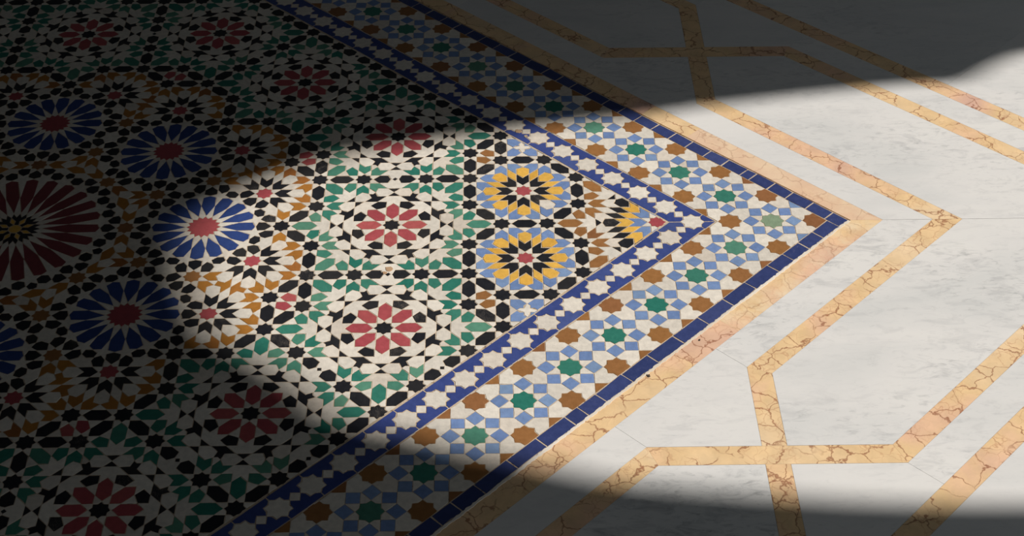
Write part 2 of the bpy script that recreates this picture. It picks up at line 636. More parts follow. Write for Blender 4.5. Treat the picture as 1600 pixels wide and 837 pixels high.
fan = star_set('red')
b = S3 + SQ
for k in range(8):
    a = 45 * k
    fan.append(('lightblue_chevron', 'lightblue', rot([(SQ, 0), (S1, -1), (S1 + 2, -1), (S2, 0), (S1 + 2, 1), (S1, 1)], a)))
    fan.append(('yellow_chevron', 'yellow', rot([(S2, 0), (S1 + 2, -1), (S1 + 4, -1), (S2 + 2, 0), (S1 + 4, 1), (S1 + 2, 1)], a)))
    fan.append(('black_shield', 'black', rot([(S2 + 2, 0), (S1 + 4, -1), (S3 + 2, -1), (b + 1, 0), (S3 + 2, 1), (S1 + 4, 1)], a)))
    fan.append(('yellow_lozenge', 'yellow', rot(LOZ, a)))
    fan.append(('black_lozenge', 'black', rot([(S1 + 2, 1), (S1 + 4, 1), (S3 + 2, S1), (S3, S1)], a)))
    fan.append(('black_lozenge', 'black', rot([(1 + 2 * SQ, S1), (S3, S1), (b, 1 + 2 * SQ), (b - 2, 1 + 2 * SQ)], a)))
    fan.append(('white_lozenge', 'white', rot([(S3, S1), (S3 + 2, S1), (b + 2, 1 + 2 * SQ), (b, 1 + 2 * SQ)], a)))
    fan.append(('black_triangle', 'black', rot([(b + 1, 0), (b + 2, 1), (b + 2, -1)], a)))
    for q in both([(b + 1, 0), (b + 2, 1), (b + 2, S1), (S3 + 2, S1), (S1 + 4, 1), (S3 + 2, 1)]):
        fan.append(('white_shield', 'white', rot(q, a)))
    for q in both([(h2 - 1, 1 + 2 * SQ), (h2 - 1, S1), (b + 2, 1), (b + 2, S1), (S3 + 2, S1), (b + 2, 1 + 2 * SQ)]):
        fan.append(('brown_chevron', 'brown', rot(q, a)))
    fan += place(star_set('black'), rot([(h2, h2t)], a)[0])
for a in (180, 135, 225):
    fan += side_G(a, 'brown')
orbit([(k * 90, False) for k in range(4)], fan, (EDGE * SQ - 1.14 * SQ, 0))

# orange rosettes ----------------------------------------------------------
ora = star_set('red')
OC = (A_ - h2 - S3 - S1, S3 + S1)
for a in (135, 90, 45, 0, -45):
    ora += rosette_dir(a, 'black', 'white')
for a in (90, 45, 0, -45):
    ora.append(('white_lozenge', 'white', rot(LOZ, a)))
for a, ss in ((135, (1,)), (90, (-1,)), (45, (1, -1)), (0, (1, -1)), (-45, (1, -1))):
    for s in ss:
        ora.append(('orange_chevron', 'orange', chv(a, s)))
for a in (45, 0, -45):
    ora.append(('white_triangle', 'white', rot(TRI, a)))
    ora.append(('black_hexagon', 'black', rot(octa_hex(), a)))
ora = place(ora, OC)


def mirr(p):                    # reflection in the 22.5 degree axis through the panel centre
    c, s = math.cos(math.radians(45)), math.sin(math.radians(45))
    return [(c * x + s * y, s * x - c * y) for x, y in p]


def sym_poly(pts):              # pts in the orange rosette's frame, closed by their mirror images
    q = mv(pts, OC)
    m = [v for v in reversed(mirr(q))]
    return clean(q + m, 0.05)


ora.append(('orange_chevron', 'orange', sym_poly([(-S1 - 2, S1 + 2), (-S2, h2t), (-S1, 1 + 2 * SQ), (-S1, S3)])))
ora.append(('orange_chevron', 'orange', sym_poly([(-S1, S3), (-1, S1 + 2), (-1, S3), (0, S3 + SQ - 1)])))
ora.append(('white_triangle', 'white', sym_poly([(0, S3 + SQ - 1), (1, S3 + SQ)])))
ora.append(('white_triangle', 'white', sym_poly([(-S3, S1 + 2), (-S1 - 2, S1 + 2)])))
orbit(HEX, ora)

# blue rosettes ------------------------------------------------------------
BC = (A_ / 2, 0)
V_, T_, I_ = (9.95, 16.9), (9.2, 16.4), (8.5, 11.4)
blu = [('red_sunburst', 'red', sum([P((2.62, k * 22.5), (2.08, k * 22.5 + 11.25)) for k in range(16)], []))]
for k in range(16):
    a = k * 22.5
    blu.append(('white_dart', 'white', rot(P((2.08, 11.25), (2.62, 0), (5.3, 11.25), (2.62, 22.5)), a)))
    blu.append(('blue_petal', 'navy', rot(P((2.62, 0), (5.3, -11.25), (7.42, -7.7), (7.76, 0), (7.42, 7.7), (5.3, 11.25)), a)))
F1 = (math.hypot(b + 2, 1), math.degrees(math.atan2(1, b + 2)))
for k in range(8):
    a = k * 45
    blu.append(('black_pebble', 'black', rot(P((7.82, 0), (8.2, -7.2)) + [(b + 2, -1), (h2 - SQ, 0), (b + 2, 1)] + P((8.2, 7.2)), a)))
    blu.append(('black_pebble', 'black', rot(P((7.82, 22.5), (8.2, 15.9), T_, (9.62, 22.5), (9.2, 28.6), (8.2, 29.1)), a)))
    for s in (1, -1):
        m = [(x, y * s) for x, y in [(b + 2, 1), (h2 - 1, 1), (h2 - 1, S1)] + P(V_, T_, I_)]
        blu.append(('black_pebble', 'black', rot(m, a)))
        m = [(x, y * s) for x, y in P((5.3, 11.25), (7.42, 7.7), (7.79, 0), (8.2, 7.2)) + [(b + 2, 1)] +
             P(I_, T_, (8.2, 15.9), (7.79, 22.5), (7.42, 14.8))]
        blu.append(('white_five_point_star', 'white', rot(m, a)))
out_piece = [(b + 2, S3), (h2 - 1, S1 + 2), (h2 - 1, S1)] + P(V_, T_, (9.62, 22.5), (9.2, 28.6), (9.95, 28.1))
for a in (0, -45, 45, -90, 135, -180):
    blu.append(('white_fan_tile', 'white', rot(out_piece, a)))
for k, col in ((0, 'black'), (45, 'red'), (-45, 'red'), (90, 'brown'), (-90, 'brown'), (135, 'brown'), (-135, 'brown'), (180, 'brown')):
    blu += place(star_set(col), rot([(h2, 0)], k)[0])
orbit(HEX, blu, BC)
f1, f2 = (h2 - 1, S1), (b + 2, S3)
half = [f1] + P(V_, T_, (9.62, 22.5), (9.2, 28.6), (9.95, 28.1)) + [f2]
q = mv(rot(half, 90), BC)
orbit(HEX, [('white_six_point_star', 'white', clean(q + list(reversed(mirr(q))), 0.05))])

# the great central rosette -------------------------------------------------
S0 = h2 * SQ
cen = [('yellow_boss', 'yellow', P(*[(1.0, k * 45 + 22.5) for k in range(8)]))]
for k in range(8):
    a = 22.5 + 45 * k
    cen.append(('yellow_lozenge', 'yellow', rot(P((1.05, 0), (1.9, -12), (2.85, 0), (1.9, 12)), a)))
    cen.append(('black_sunburst', 'black', rot(P((1.05, 0), (1.9, 12), (2.85, 0), (3.0, 0), (3.9, 7.5), (3.0, 15), (3.9, 22.5),
                                                 (3.0, 30), (3.9, 37.5), (3.0, 45), (2.85, 45), (1.9, 33), (1.05, 45)), a)))
for k in range(24):
    a = 15 * k
    cen.append(('white_dart', 'white', rot(P((3.0, 7.5), (3.9, 0), (7.9, 7.5), (3.9, 15)), a)))
    cen.append(('red_petal', 'maroon', rot(P((3.9, 0), (7.9, -7.5), (12.25, -4.5), (12.6, 0), (12.25, 4.5), (7.9, 7.5)), a)))
Tc, Vc, Ic, T2 = (14.42, 11.0), (15.3, 11.3), (13.6, 7.6), (14.3, 19.1)
for k in range(8):
    a = 45 * k
    cen.append(('black_pebble', 'black', rot(P((12.72, 0), (13.2, -4.2)) + [(S0 - S1, -1), (S0 - SQ, 0), (S0 - S1, 1)] + P((13.2, 4.2)), a)))
    cen.append(('black_pebble', 'black', rot(P((13.55, 22.5), T2, (15.1, 20.3), (15.23, 22.5), (15.1, 24.7), (14.3, 25.9)), a)))
    for s in (1, -1):
        def f(z):
            return rot([(x, y * s) for x, y in z], a)
        cen.append(('black_pebble', 'black', f([(S0 - S1, 1), (S0 - 1, 1), (S0 - 1, S1)] + P(Vc, Tc, Ic))))
        cen.append(('black_pebble', 'black', f(P((12.72, 15), (13.15, 11.0), Tc, (14.85, 15), T2, (13.15, 19.0)))))
        cen.append(('white_five_point_star', 'white', f(P((7.9, 7.5), (12.25, 4.5), (12.66, 0), (13.2, 4.2)) + [(S0 - S1, 1)] +
                                                        P(Ic, Tc, (13.15, 11.0), (12.66, 15), (12.25, 10.5)))))
        cen.append(('white_fan_tile', 'white', f([(S0 - 1, S1), (S0 - 1, S1 + 2), (h2 + S1, S3)] +
                                                 P((15.1, 20.3), T2, (14.85, 15), Tc, Vc))))
        cen.append(('orange_chevron', 'orange', f([(S0, SQ), (S0 + 1, S1), (S0 + 1, S1 + 2), (S0, S2), (S0 - 1, S1 + 2), (S0 - 1, S1)])))
        cen.append(('white_almond', 'white', f([(S0, S2), (S0 + 1, S1 + 2), (S0 + 1, S3), (S0 - .414, S3), (S0 - 1, S1 + 2)])))
        cen.append(('orange_chevron', 'orange', f([(h2 + b, b), (h2 + b, S3), (S0 + 1, S1 + 2), (S0 + 1, S3), (S0 - .414, S3), (S0 + 1, b)])))
    cen.append(('white_triangle', 'white', rot([(S0 + 1, b), (S0 - .414, S3), (S0 - 1, b)], a)))
    cen.append(('orange_pentagon', 'orange', rot([(S0 - 1, S1 + 2), (S0 - .414, S3), (S0 - 1, b), (h2 + S1, S3 + 2), (h2 + S1, S3)], a)))
    cen.append(('white_five_point_star', 'white', rot(P((7.9, 22.5), (12.25, 19.5), (12.66, 15), (13.15, 19.0), T2, (13.55, 22.5),
                                                        (14.3, 25.9), (13.15, 26.0), (12.66, 30), (12.25, 25.5)), a)))
for n, c, q in cen:
    put(n, c, q)

TILES = []                      # (part, name, colour, polygon in world metres, grout half-width)
for (name, col), polys in FIELD.items():
    for q in polys:
        g = 0.028 if col == 'white' else 0.08
        if abs(area(q)) < 0.6:
            g = 0.035
        TILES.append(('mosaic_field', name, col, [(x * WM, -y * WM) for x, y in q], g * WM))

# ------------------------------------------------------------------ borders, in lattice units (arm frames)
# arm frame: s along the arm measured like u (or v), n = distance coordinate (v or u); four-fold repeated
NA, NB, NCc, ND = EDGE, 0.665, -0.65, -0.905
NA = CC - EDGE * WU - 0.012
N0 = 0.945
PER = (2 * CC - 2 * N0) / 27
SYM4 = [(k * 90, m) for k in range(4) for m in (False, True)]
BSEEN = set()


def put_uv(part, name, col, poly, g, sym=SYM4):
    base = [uv2xy(u, v) for u, v in poly]
    for a, m in sym:
        q = rot(base, a, m)
        c = centroid(ccw(q))
        key = (part, round(c[0] / 0.003), round(c[1] / 0.003))
        if any((part, key[1] + i, key[2] + j) in BSEEN for i in (-1, 0, 1) for j in (-1, 0, 1)):
            continue
        BSEEN.add(key)
        TILES.append((part, name, col, q, g))


RST = 0.2


def star_at(cu, cv, r):
    return [(cu + x, cv + y) for x, y in [p for k in range(8) for p in P((r, k * 45), (r * 0.76537, k * 45 + 22.5))]]


def quarter(cs, r, a0, a1):     # star outline from angle a0 to a1 (multiples of 45) around (s=cs, n=N0) as (s, n)
    out = []
    st = 22.5 if a1 > a0 else -22.5
    a = a0
    while (a - a1) * (1 if st > 0 else -1) <= 0.01:
        rr = r if round(a / 22.5) % 2 == 0 else r * 0.8
        out.append((cs + rr * math.cos(math.radians(a)), N0 + rr * math.sin(math.radians(a))))
        a += st
    return out


NST = 15
GB = 0.0009
for k in range(0, NST):
    s0 = N0 + PER * k
    if k > 13:
        break
    put_uv('chain_border', 'white_band_star', 'white', star_at(s0, N0, RST), 0.0004)
    s1 = s0 + PER
    md = (s0 + s1) / 2
    hd = PER / 2 - RST
    if k == 0:
        inner = [(NA, NA)] + quarter(s0, RST, 45, 0)
    else:
        inner = [(s0, NA)] + quarter(s0, RST, 90, 0)
    inner += [(md, N0 + hd)] + quarter(s1, RST, 180, 90) + [(s1, NA)]
    outer = [(s0, NB)] + quarter(s0, RST, -90, 0) + [(md, N0 - hd)] + quarter(s1, RST, 180, 270) + [(s1, NB)]
    for q in (inner, outer):
        put_uv('chain_border', 'blue_scalloped_tile', 'blue', [(s, n) for s, n in q], 0.0012)
    if k == 0:
        put_uv('chain_border', 'blue_corner_tile', 'blue', [(NB, NB)] + quarter(s0, RST, 225, 270) + [(s0, NB)], 0.0009)
    put_uv('chain_border', 'white_square', 'white', [(md - hd, N0), (md, N0 - hd), (md + hd, N0), (md, N0 + hd)], 0.0004)

# star border: lattice of green and brown eight-point stars
rS = (SQ - 1) / 2
dS = 0.5 - rS


def put_border(name, col, poly, g):
    q = clip(clip(poly, 0, -1, -NCc), -1, 0, -NCc)          # v >= NC, u >= NC
    if len(q) < 3:
        return
    if min(u for u, v in q) > NB - 1e-6 and min(v for u, v in q) > NB - 1e-6:
        return
    if all(u > NB - 0.3 for u, v in q):                     # on the upper arm (v is the normal)
        q = clip(q, 0, 1, NB) if min(v for u, v in q) < NB else q
    if all(v > NB - 0.3 for u, v in q):
        q = clip(q, 1, 0, NB) if min(u for u, v in q) < NB else q
    q = [(far(u), far(v)) for u, v in q]
    q = clip(clip(q, 1, 0, 2 * CC - NCc), 0, 1, 2 * CC - NCc)
    q = clean(q, 0.004)
    if len(q) < 3 or abs(area(q)) < 0.0022:
        return
    put_uv('star_border', name, col, q, g, [(0, False), (0, True), (180, False), (180, True)])


def far(s):                     # the last stars before the next corner sit a little closer together
    return s if s < 11 else 11 + (s - 11) * (2 * CC - 11) / 7.0


def lat(c, pts):                # local frame turned 45 degrees: x towards the next brown star
    return [(c[0] + (x - y) / SQ, c[1] + (x + y) / SQ) for x, y in pts]


for k in range(0, 19):
    for c in ((k, 0), ):
        col = 'sage' if k == 0 else 'green'
        put_border(col + '_star', col, lat(c, P(*[(rS if i % 2 == 0 else rS * 0.80, i * 22.5) for i in range(16)])), 0.0008)
        for i in range(8):
            sq = rot([(rS, 0), (rS + dS / 2, -dS / 2), (rS + dS, 0), (rS + dS / 2, dS / 2)], i * 45)
            put_border('lightblue_square', 'lightblue', lat(c, sq), 0.0008)
            kt = rot([(rS, 0), (rS + dS / 2, dS / 2), (rS / SQ, rS / SQ), (rS * 0.80 * math.cos(math.pi / 8), rS * 0.80 * math.sin(math.pi / 8))], i * 45)
            put_border('white_border_kite', 'white', lat(c, kt), 0.0003)
        # squares cut by the border's edges
        for sgn in (1, -1):
            e = (c[0], c[1] + sgn)
            sq = rot([(rS, 0), (rS + dS / 2, -dS / 2), (rS + dS, 0), (rS + dS / 2, dS / 2)], 225 if sgn > 0 else 45)
            put_border('brown_edge_tile' if k else 'lightblue_edge_tile', 'brown' if k else 'lightblue', lat(e, sq), 0.0007)
    for c in ((k + .5, .5), (k + .5, -.5), (-.5, -.5)):
        put_border('brown_star', 'brown', lat(c, P(*[(rS if i % 2 == 0 else rS * 0.80, i * 22.5) for i in range(16)])), 0.0008)
        for i in range(4):
            ii = 90 * i
            hh = 1 / SQ
            w = [(.5 / SQ, dS / 2), (.5, 0)] + [(hh + r * math.cos(math.radians(a)), r * math.sin(math.radians(a))) for r, a in
                                               ((rS * .8, 157.5), (rS, 135), (rS * .8, 112.5), (rS, 90))] + \
                [(hh - dS / 2, .5 / SQ), (.5 / SQ, .5 / SQ)]
            w = rot([(x - hh, y) for x, y in w], ii)
            put_border('white_border_hexagon', 'white', lat(c, w), 0.0004)

# blue edging tiles
UJ = [-.905, -.6, -.2, .22, .61, 1.0, 1.2, 1.607, 2.008, 2.42, 2.812, 3.22, 3.627, 4.02, 4.4, 4.82, 5.22, 5.58, 5.95, 6.415, 6.82,
      7.25, 7.653, 8.0, 8.36, 8.75, 9.157]
LJ = [-.655, -.22, .18, .6, 1.0, 1.6, 2.17, 2.79, 3.39, 3.99, 4.58, 5.17, 5.56, 5.834, 6.435, 7.03, 7.68, 8.124, 8.49, 8.92]
UJ += [9.157 + .41 * i for i in range(1, 24)]
LJ += [8.92 + .45 * i for i in range(1, 23)]
rj = random.Random(3)
for J, up in ((UJ, True), (LJ, False)):
    for s0, s1 in zip(J, J[1:]):
        n1 = ND + rj.uniform(-.012, .012)
        n2 = ND + rj.uniform(-.012, .012)
        pl = [(s0, NCc), (s1, NCc), (s1, n1)]
        if not up:
            m1, m2 = sorted((rj.uniform(.25, .45), rj.uniform(.55, .8)))
            pl += [(s1 + (s0 - s1) * m1, ND + rj.uniform(-.012, .022)), (s1 + (s0 - s1) * m2, ND + rj.uniform(-.012, .022))]
        pl += [(s0, n2)]
        if s0 == -.905:
            pl = [(-.65, -.65), (-.6, -.65), (-.6, ND), (-.905, ND), (-.905, -.65)]
        pl = pl if up else [(n, s) for s, n in pl]
        for m in ((0, False), (180, False)):
            put_uv('blue_edging', 'blue_edging_tile', 'edging', pl, 0.0013, [m])

# ------------------------------------------------------------------ build tiles as meshes
TH = 0.010


def tile_mesh(name, poly, g, jit, rng, mat, zt=0.0, rough=True):
    p = inset(ccw(clean(poly, 1e-5)), g)
    if jit:
        p = [(x + rng.uniform(-jit, jit), y + rng.uniform(-jit, jit)) for x, y in p]
    if jit and rough and len(p) <= 8:            # hand-cut edges wander a little
        q = []
        for i in range(len(p)):
            a, c = p[i], p[(i + 1) % len(p)]
            q.append(a)
            L = math.hypot(c[0] - a[0], c[1] - a[1])
            if L > 0.011:
                t = rng.uniform(.35, .65)
                d = rng.gauss(0, 0.00022)
                q.append((a[0] + (c[0] - a[0]) * t - (c[1] - a[1]) / L * d, a[1] + (c[1] - a[1]) * t + (c[0] - a[0]) / L * d))
        p = q
    n = len(p)
    v = [(x, y, zt - TH) for x, y in p] + [(x, y, zt) for x, y in p]
    f = [(i, (i + 1) % n, n + (i + 1) % n, n + i) for i in range(n)]
    f.append(tuple(range(n, 2 * n)))
    return v, f


def make_mesh(name, v, f, mat, smooth=False):
    me = bpy.data.meshes.new(name)
    me.from_pydata(v, [], f)
    me.materials.append(mat)
    me.update()
    return me


def obj(name, me, parent=None):
    o = bpy.data.objects.new(name, me)
    COL.objects.link(o)
    if parent is not None:
        o.parent = parent
    return o


def slab(name, x0, y0, x1, y1, z0, z1, mat, parent=None):
    v = [(x0, y0, z0), (x1, y0, z0), (x1, y1, z0), (x0, y1, z0), (x0, y0, z1), (x1, y0, z1), (x1, y1, z1), (x0, y1, z1)]
    f = [(3, 2, 1, 0), (4, 5, 6, 7), (0, 1, 5, 4), (1, 2, 6, 5), (2, 3, 7, 6), (3, 0, 4, 7)]
    return obj(name, make_mesh(name, v, f, mat), parent)


# room extents, metres
PW = WALL_P * LU
XB, YS = -4.6, 4.6
FLX1 = PW + 0.30

floor = slab('floor', XB, -YS, FLX1, YS, -0.06, -0.0125, M_GROUT)
floor['kind'] = 'structure'
floor['label'] = 'white marble floor inlaid with veined gold marble strips around the mosaic'
floor['category'] = 'floor'


def panel(name, r, z0, z1, parent=None):        # square bed turned 45 degrees, half-width r (lattice units)
    d = r * SQ * LU
    v = [(d, 0, z0), (0, d, z0), (-d, 0, z0), (0, -d, z0), (d, 0, z1), (0, d, z1), (-d, 0, z1), (0, -d, z1)]
    f = [(3, 2, 1, 0), (4, 5, 6, 7), (0, 1, 5, 4), (1, 2, 6, 5), (2, 3, 7, 6), (3, 0, 4, 7)]
    return obj(name, make_mesh(name, v, f, M_GROUT), parent)


GZ = -0.00035
mosaic = panel('floor_mosaic', CC - ND + 0.004, -0.0124, -0.008)
mosaic['kind'] = 'structure'
mosaic['label'] = 'square panel of glazed geometric mosaic tiles set corner-on into the marble floor'
mosaic['category'] = 'mosaic floor'


def ring(name, r1, r0, z0, z1):                 # square ring of grout
    def cs(r, z):
        d = r * SQ * LU
        return [(d, 0, z), (0, d, z), (-d, 0, z), (0, -d, z)]
    v = cs(r1, z0) + cs(r1, z1) + cs(r0, z1) + cs(r0, z0)
    f = []
    for i in range(4):
        j = (i + 1) % 4
        f += [(i, j, 4 + j, 4 + i), (4 + i, 4 + j, 8 + j, 8 + i), (8 + i, 8 + j, 12 + j, 12 + i)]
    return obj(name, make_mesh(name, v, f, M_GROUT), mosaic)


PART = {
    'mosaic_field': panel('mosaic_field', CC - NA, -0.008, GZ, mosaic),
    'chain_border': ring('chain_border', CC - NB, CC - NA, -0.008, GZ),
    'star_border': ring('star_border', CC - NCc, CC - NB, -0.008, GZ),
    'blue_edging': ring('blue_edging', CC - ND + 0.004, CC - NCc, -0.008, GZ),
}
PART['mosaic_field']['label'] = 'field of interlaced star rosettes in black, white, green, red, blue and yellow tiles'
PART['chain_border']['label'] = 'dark blue band with a chain of white eight-pointed stars'
PART['star_border']['label'] = 'border of green and brown stars among light blue squares'
PART['blue_edging']['label'] = 'outer row of oblong cobalt blue edging tiles'


def on_screen(c, m=12):
    x, y = project(*c)
    return -m < x < 1600 + m and -m < y < 837 + m


RECOLOR = [((855, 321), 'yellow_shield', 'white')]
groups = {}
for part, name, col, poly, g in TILES:
    c = centroid(ccw(poly))
    ip = project(*c)
    for (rx, ry), nm, nc in RECOLOR:
        if name == nm and math.hypot(ip[0] - rx, ip[1] - ry) < 9:
            col, name = nc, 'white_shield'
    groups.setdefault((part, name), []).append((poly, c, col, g))

LIMIT = 300
canon = {}
trng = random.Random(11)
n_single = 0
for (part, name), lst in groups.items():
    vis = []
    rest = []
    for it in lst:
        poly, c, col, g = it
        if on_screen(c) and name != 'black_diamond':
            pp = [project(x, y) for x, y in poly]
            vis.append((abs(area(pp)), it))
        else:
            rest.append(it)
    vis.sort(key=lambda t: -t[0])
    rest += [it for a, it in vis[LIMIT:]]
    vis = [it for a, it in vis[:LIMIT]]
    tname = name if name.endswith('_tile') else name + '_tile'
    for poly, c, col, g in vis:
        p = ccw(clean([(x - c[0], y - c[1]) for x, y in poly], 1e-5))
        n = len(p)
        # canonical form up to rotation, so that alike pieces share mesh data
        sig = []
        for i in range(n):
            a, b_, d = p[i - 1], p[i], p[(i + 1) % n]
            e1 = math.hypot(b_[0] - a[0], b_[1] - a[1])
            e2 = math.hypot(d[0] - b_[0], d[1] - b_[1])
            cr = (b_[0] - a[0]) * (d[1] - b_[1]) - (b_[1] - a[1]) * (d[0] - b_[0])
            dt = (b_[0] - a[0]) * (d[0] - b_[0]) + (b_[1] - a[1]) * (d[1] - b_[1])
            sig.append((round(e2 * 2500), round(math.degrees(math.atan2(cr, dt)) / 4), i))
        best = min(range(n), key=lambda i: [sig[(i + k) % n][:2] for k in range(n)])
        key = tuple(sig[(best + k) % n][:2] for k in range(n))
        ang = math.atan2(p[best][1], p[best][0])
        var = trng.randrange(4)
        ck = (tname, col, key, var)
        if ck not in canon:
            pr = [p[(best + k) % n] for k in range(n)]
            pr = rot(pr, -math.degrees(ang))
            jit = min(0.0005, 0.018 * math.sqrt(abs(area(p))))
            v, f = tile_mesh(tname, pr, g, jit, trng, None)
            canon[ck] = make_mesh(tname, v, f, MAT[col])
        o = obj(tname, canon[ck], PART[part])
        o.location = (c[0], c[1], trng.uniform(-0.0001, 0.00015))
        o.rotation_euler = (trng.gauss(0, 0.003), trng.gauss(0, 0.003), ang + trng.gauss(0, 0.01))
        n_single += 1
    if rest:
        bycol = {}
        V, F, MI, mats = [], [], [], []
        for poly, c, col, g in rest:
            if col not in mats:
                mats.append(col)
            jit = min(0.0005, 0.018 * math.sqrt(abs(area(ccw(poly)))))
            v, f = tile_mesh('t', poly, g, jit, trng, None, trng.uniform(-0.0001, 0.00015))
            k0 = len(V)
            V += v
            F += [tuple(i + k0 for i in q) for q in f]
            MI += [mats.index(col)] * len(f)
        me = bpy.data.meshes.new(name + '_tiles')
        me.from_pydata(V, [], F)
        for mname in mats:
            me.materials.append(MAT[mname])
        me.polygons.foreach_set('material_index', MI)
        me.update()
        o = obj(name + '_tiles', me, PART[part])
        o['kind'] = 'stuff'
print('single tiles', n_single, {k: len(v) for k, v in sorted(groups.items())})

# ragged mortar along the lower arm, crumbled patches, dark patches painted as shaded holes
mr = random.Random(5)
V, F = [], []
ns = 260
for i in range(ns + 1):
    sv = -0.9 + (18.78 + 0.0) * i / ns * 0.62
    for n_, z in ((0.888 + mr.uniform(-.012, .012), -0.0003), (0.898 + mr.uniform(-.012, .012), 0.0005), (0.938 + mr.uniform(-.008, .014), 0.0004),
                  (0.953, -0.006)):
        x, y = uv2xy(-n_, sv)
        V.append((x, y, z))
    if i:
        for k in range(3):
            F.append((4 * (i - 1) + k, 4 * (i - 1) + k + 1, 4 * i + k + 1, 4 * i + k))
obj('mortar_joint', make_mesh('mortar_joint', V, F, M_MORTAR), PART['blue_edging'])


def unproject(ix, iy):
    d = cx * ((ix - 800) / FPX) + cy * ((418.5 - iy) / FPX) - cz
    t = -CU[2] * LU / d.z
    return px + d.x * t, py + d.y * t


for ix, iy, rr, mat_, part in ((607, 421, 0.010, M_CLAY, 'mosaic_field'), (601, 426, 0.006, M_CLAY, 'mosaic_field'),
                               (809, 205, 0.009, M_CLAY, 'chain_border'), (822, 213, 0.006, M_GROUT, 'chain_border'),
                               (796, 213, 0.006, M_GROUT, 'chain_border'), (1013, 587, 0.0055, M_PIT_SHADE, 'blue_edging'),
                               (1093, 531, 0.003, M_PIT_SHADE, 'blue_edging')):
    x0, y0 = unproject(ix, iy)
    ring1 = []
    for k in range(11):
        a = k * 2 * math.pi / 11
        r_ = rr * mr.uniform(.55, 1.1)
        ring1.append((x0 + r_ * math.cos(a), y0 + r_ * math.sin(a)))
    V = [(x, y, -0.002) for x, y in ring1] + [(x0 + (x - x0) * .8, y0 + (y - y0) * .8, 0.0006) for x, y in ring1] + [(x0, y0, 0.0008)]
    F = [(k, (k + 1) % 11, 11 + (k + 1) % 11, 11 + k) for k in range(11)] + [(11 + k, 11 + (k + 1) % 11, 22) for k in range(11)]
    obj('mortar_and_pit_patch', make_mesh('mortar_and_pit_patch', V, F, mat_), PART[part])

# ------------------------------------------------------------------ marble paving (arm frame: s, n outwards)
m1, m2, m3, m4, m5, m6, m7 = 1.31, 1.905, 2.255, 4.375, 4.725, 5.31, 5.68
SC, NC2, HD = 4.315, 3.315, 0.2525
sA, sB = SC - NC2 + HD + m2, SC + NC2 - HD - m2                             # joints beside each crossing
S_END = CC                                      # arms are mirrored about the panel's middle
GM = 0.0006


def marble(name, pl, mat, sym, g=GM, bev=True):
    base = [uv2xy(u, v) for u, v in pl]
    made = []
    for a, mi in sym:
        q = rot(base, a, mi)
        cpt = centroid(ccw(q))
        if math.hypot(*cpt) > 9:
            continue
        q = [(x - cpt[0], y - cpt[1]) for x, y in q]
        v, f = tile_mesh(name, q, g, 0, trng, None)
        o = obj(name, make_mesh(name, v, f, M_PINK if mat == M_GOLDP and cpt[1] > 0 else mat), floor)
        o.location = (cpt[0], cpt[1], 0.0)
        made.append(o)
    return made


def arm(pl):                    # (s, n) -> lattice uv on the lower arm; n outwards is -u
    return [(-n, s) for s, n in pl]


LOW = [(0, False), (90, False)]                  # lower arm and its turn
ALL8 = [(k * 90, m) for k in range(4) for m in (False, True)]
e1 = SC - NC2                                    # diagonal strips: s - n = e1 +- HD ; s + n = e2 +- HD
e2 = SC + NC2
d1a, d1b = e1 - HD, e1 + HD
d2a, d2b = e2 - HD, e2 + HD
mid = S_END
n_in = (d2a - d1b) / 2, (d2a + d1b) / 2          # notch nearest the mosaic (n, s)
n_out = (d2b - d1a) / 2, (d2b + d1a) / 2
n_l = (d2a - d1a) / 2, (d2a + d1a) / 2           # towards the corner
n_r = (d2b - d1b) / 2, (d2b + d1b) / 2
# gold strips; every arm half from its corner mitre (s = -n) to the middle
for pl, mat in (
        ([(-.93, .93), (-m1, m1), (2.6, m1), (2.6, .93)], M_GOLDP),
        ([(2.6, .93), (2.6, m1), (3.66, m1), (3.66, .93)], M_GOLD),
        ([(3.66, .93), (3.66, m1), (mid, m1), (mid, .93)], M_GOLD),
        ([(-m2, m2), (-m3, m3), (d1a + m3, m3), (d1b + m2, m2)], M_GOLD),
        ([(d1b + m2, m2), (d1a + m3, m3), (n_l[1], n_l[0]), (n_in[1], n_in[0])], M_GOLD),
        ([(d2a - m2, m2), (n_in[1], n_in[0]), (n_l[1], n_l[0]), (d2a - m4, m4), (d2b - m5, m5), (n_out[1], n_out[0]), (n_r[1], n_r[0]),
          (d2b - m3, m3)], M_GOLD),
        ([(n_r[1], n_r[0]), (n_out[1], n_out[0]), (d1a + m5, m5), (d1b + m4, m4)], M_GOLD),
        ([(d2a - m2, m2), (d2b - m3, m3), (mid, m3), (mid, m2)], M_GOLD),
        ([(-m4, m4), (-m5, m5), (d2b - m5, m5), (d2a - m4, m4)], M_GOLD),
        ([(d1b + m4, m4), (d1a + m5, m5), (mid, m5), (mid, m4)], M_GOLD),
        ([(-m6, m6), (-m7, m7), (mid, m7), (mid, m6)], M_GOLD)):
    marble('gold_marble_strip', arm(pl), mat, ALL8, 0.0001)
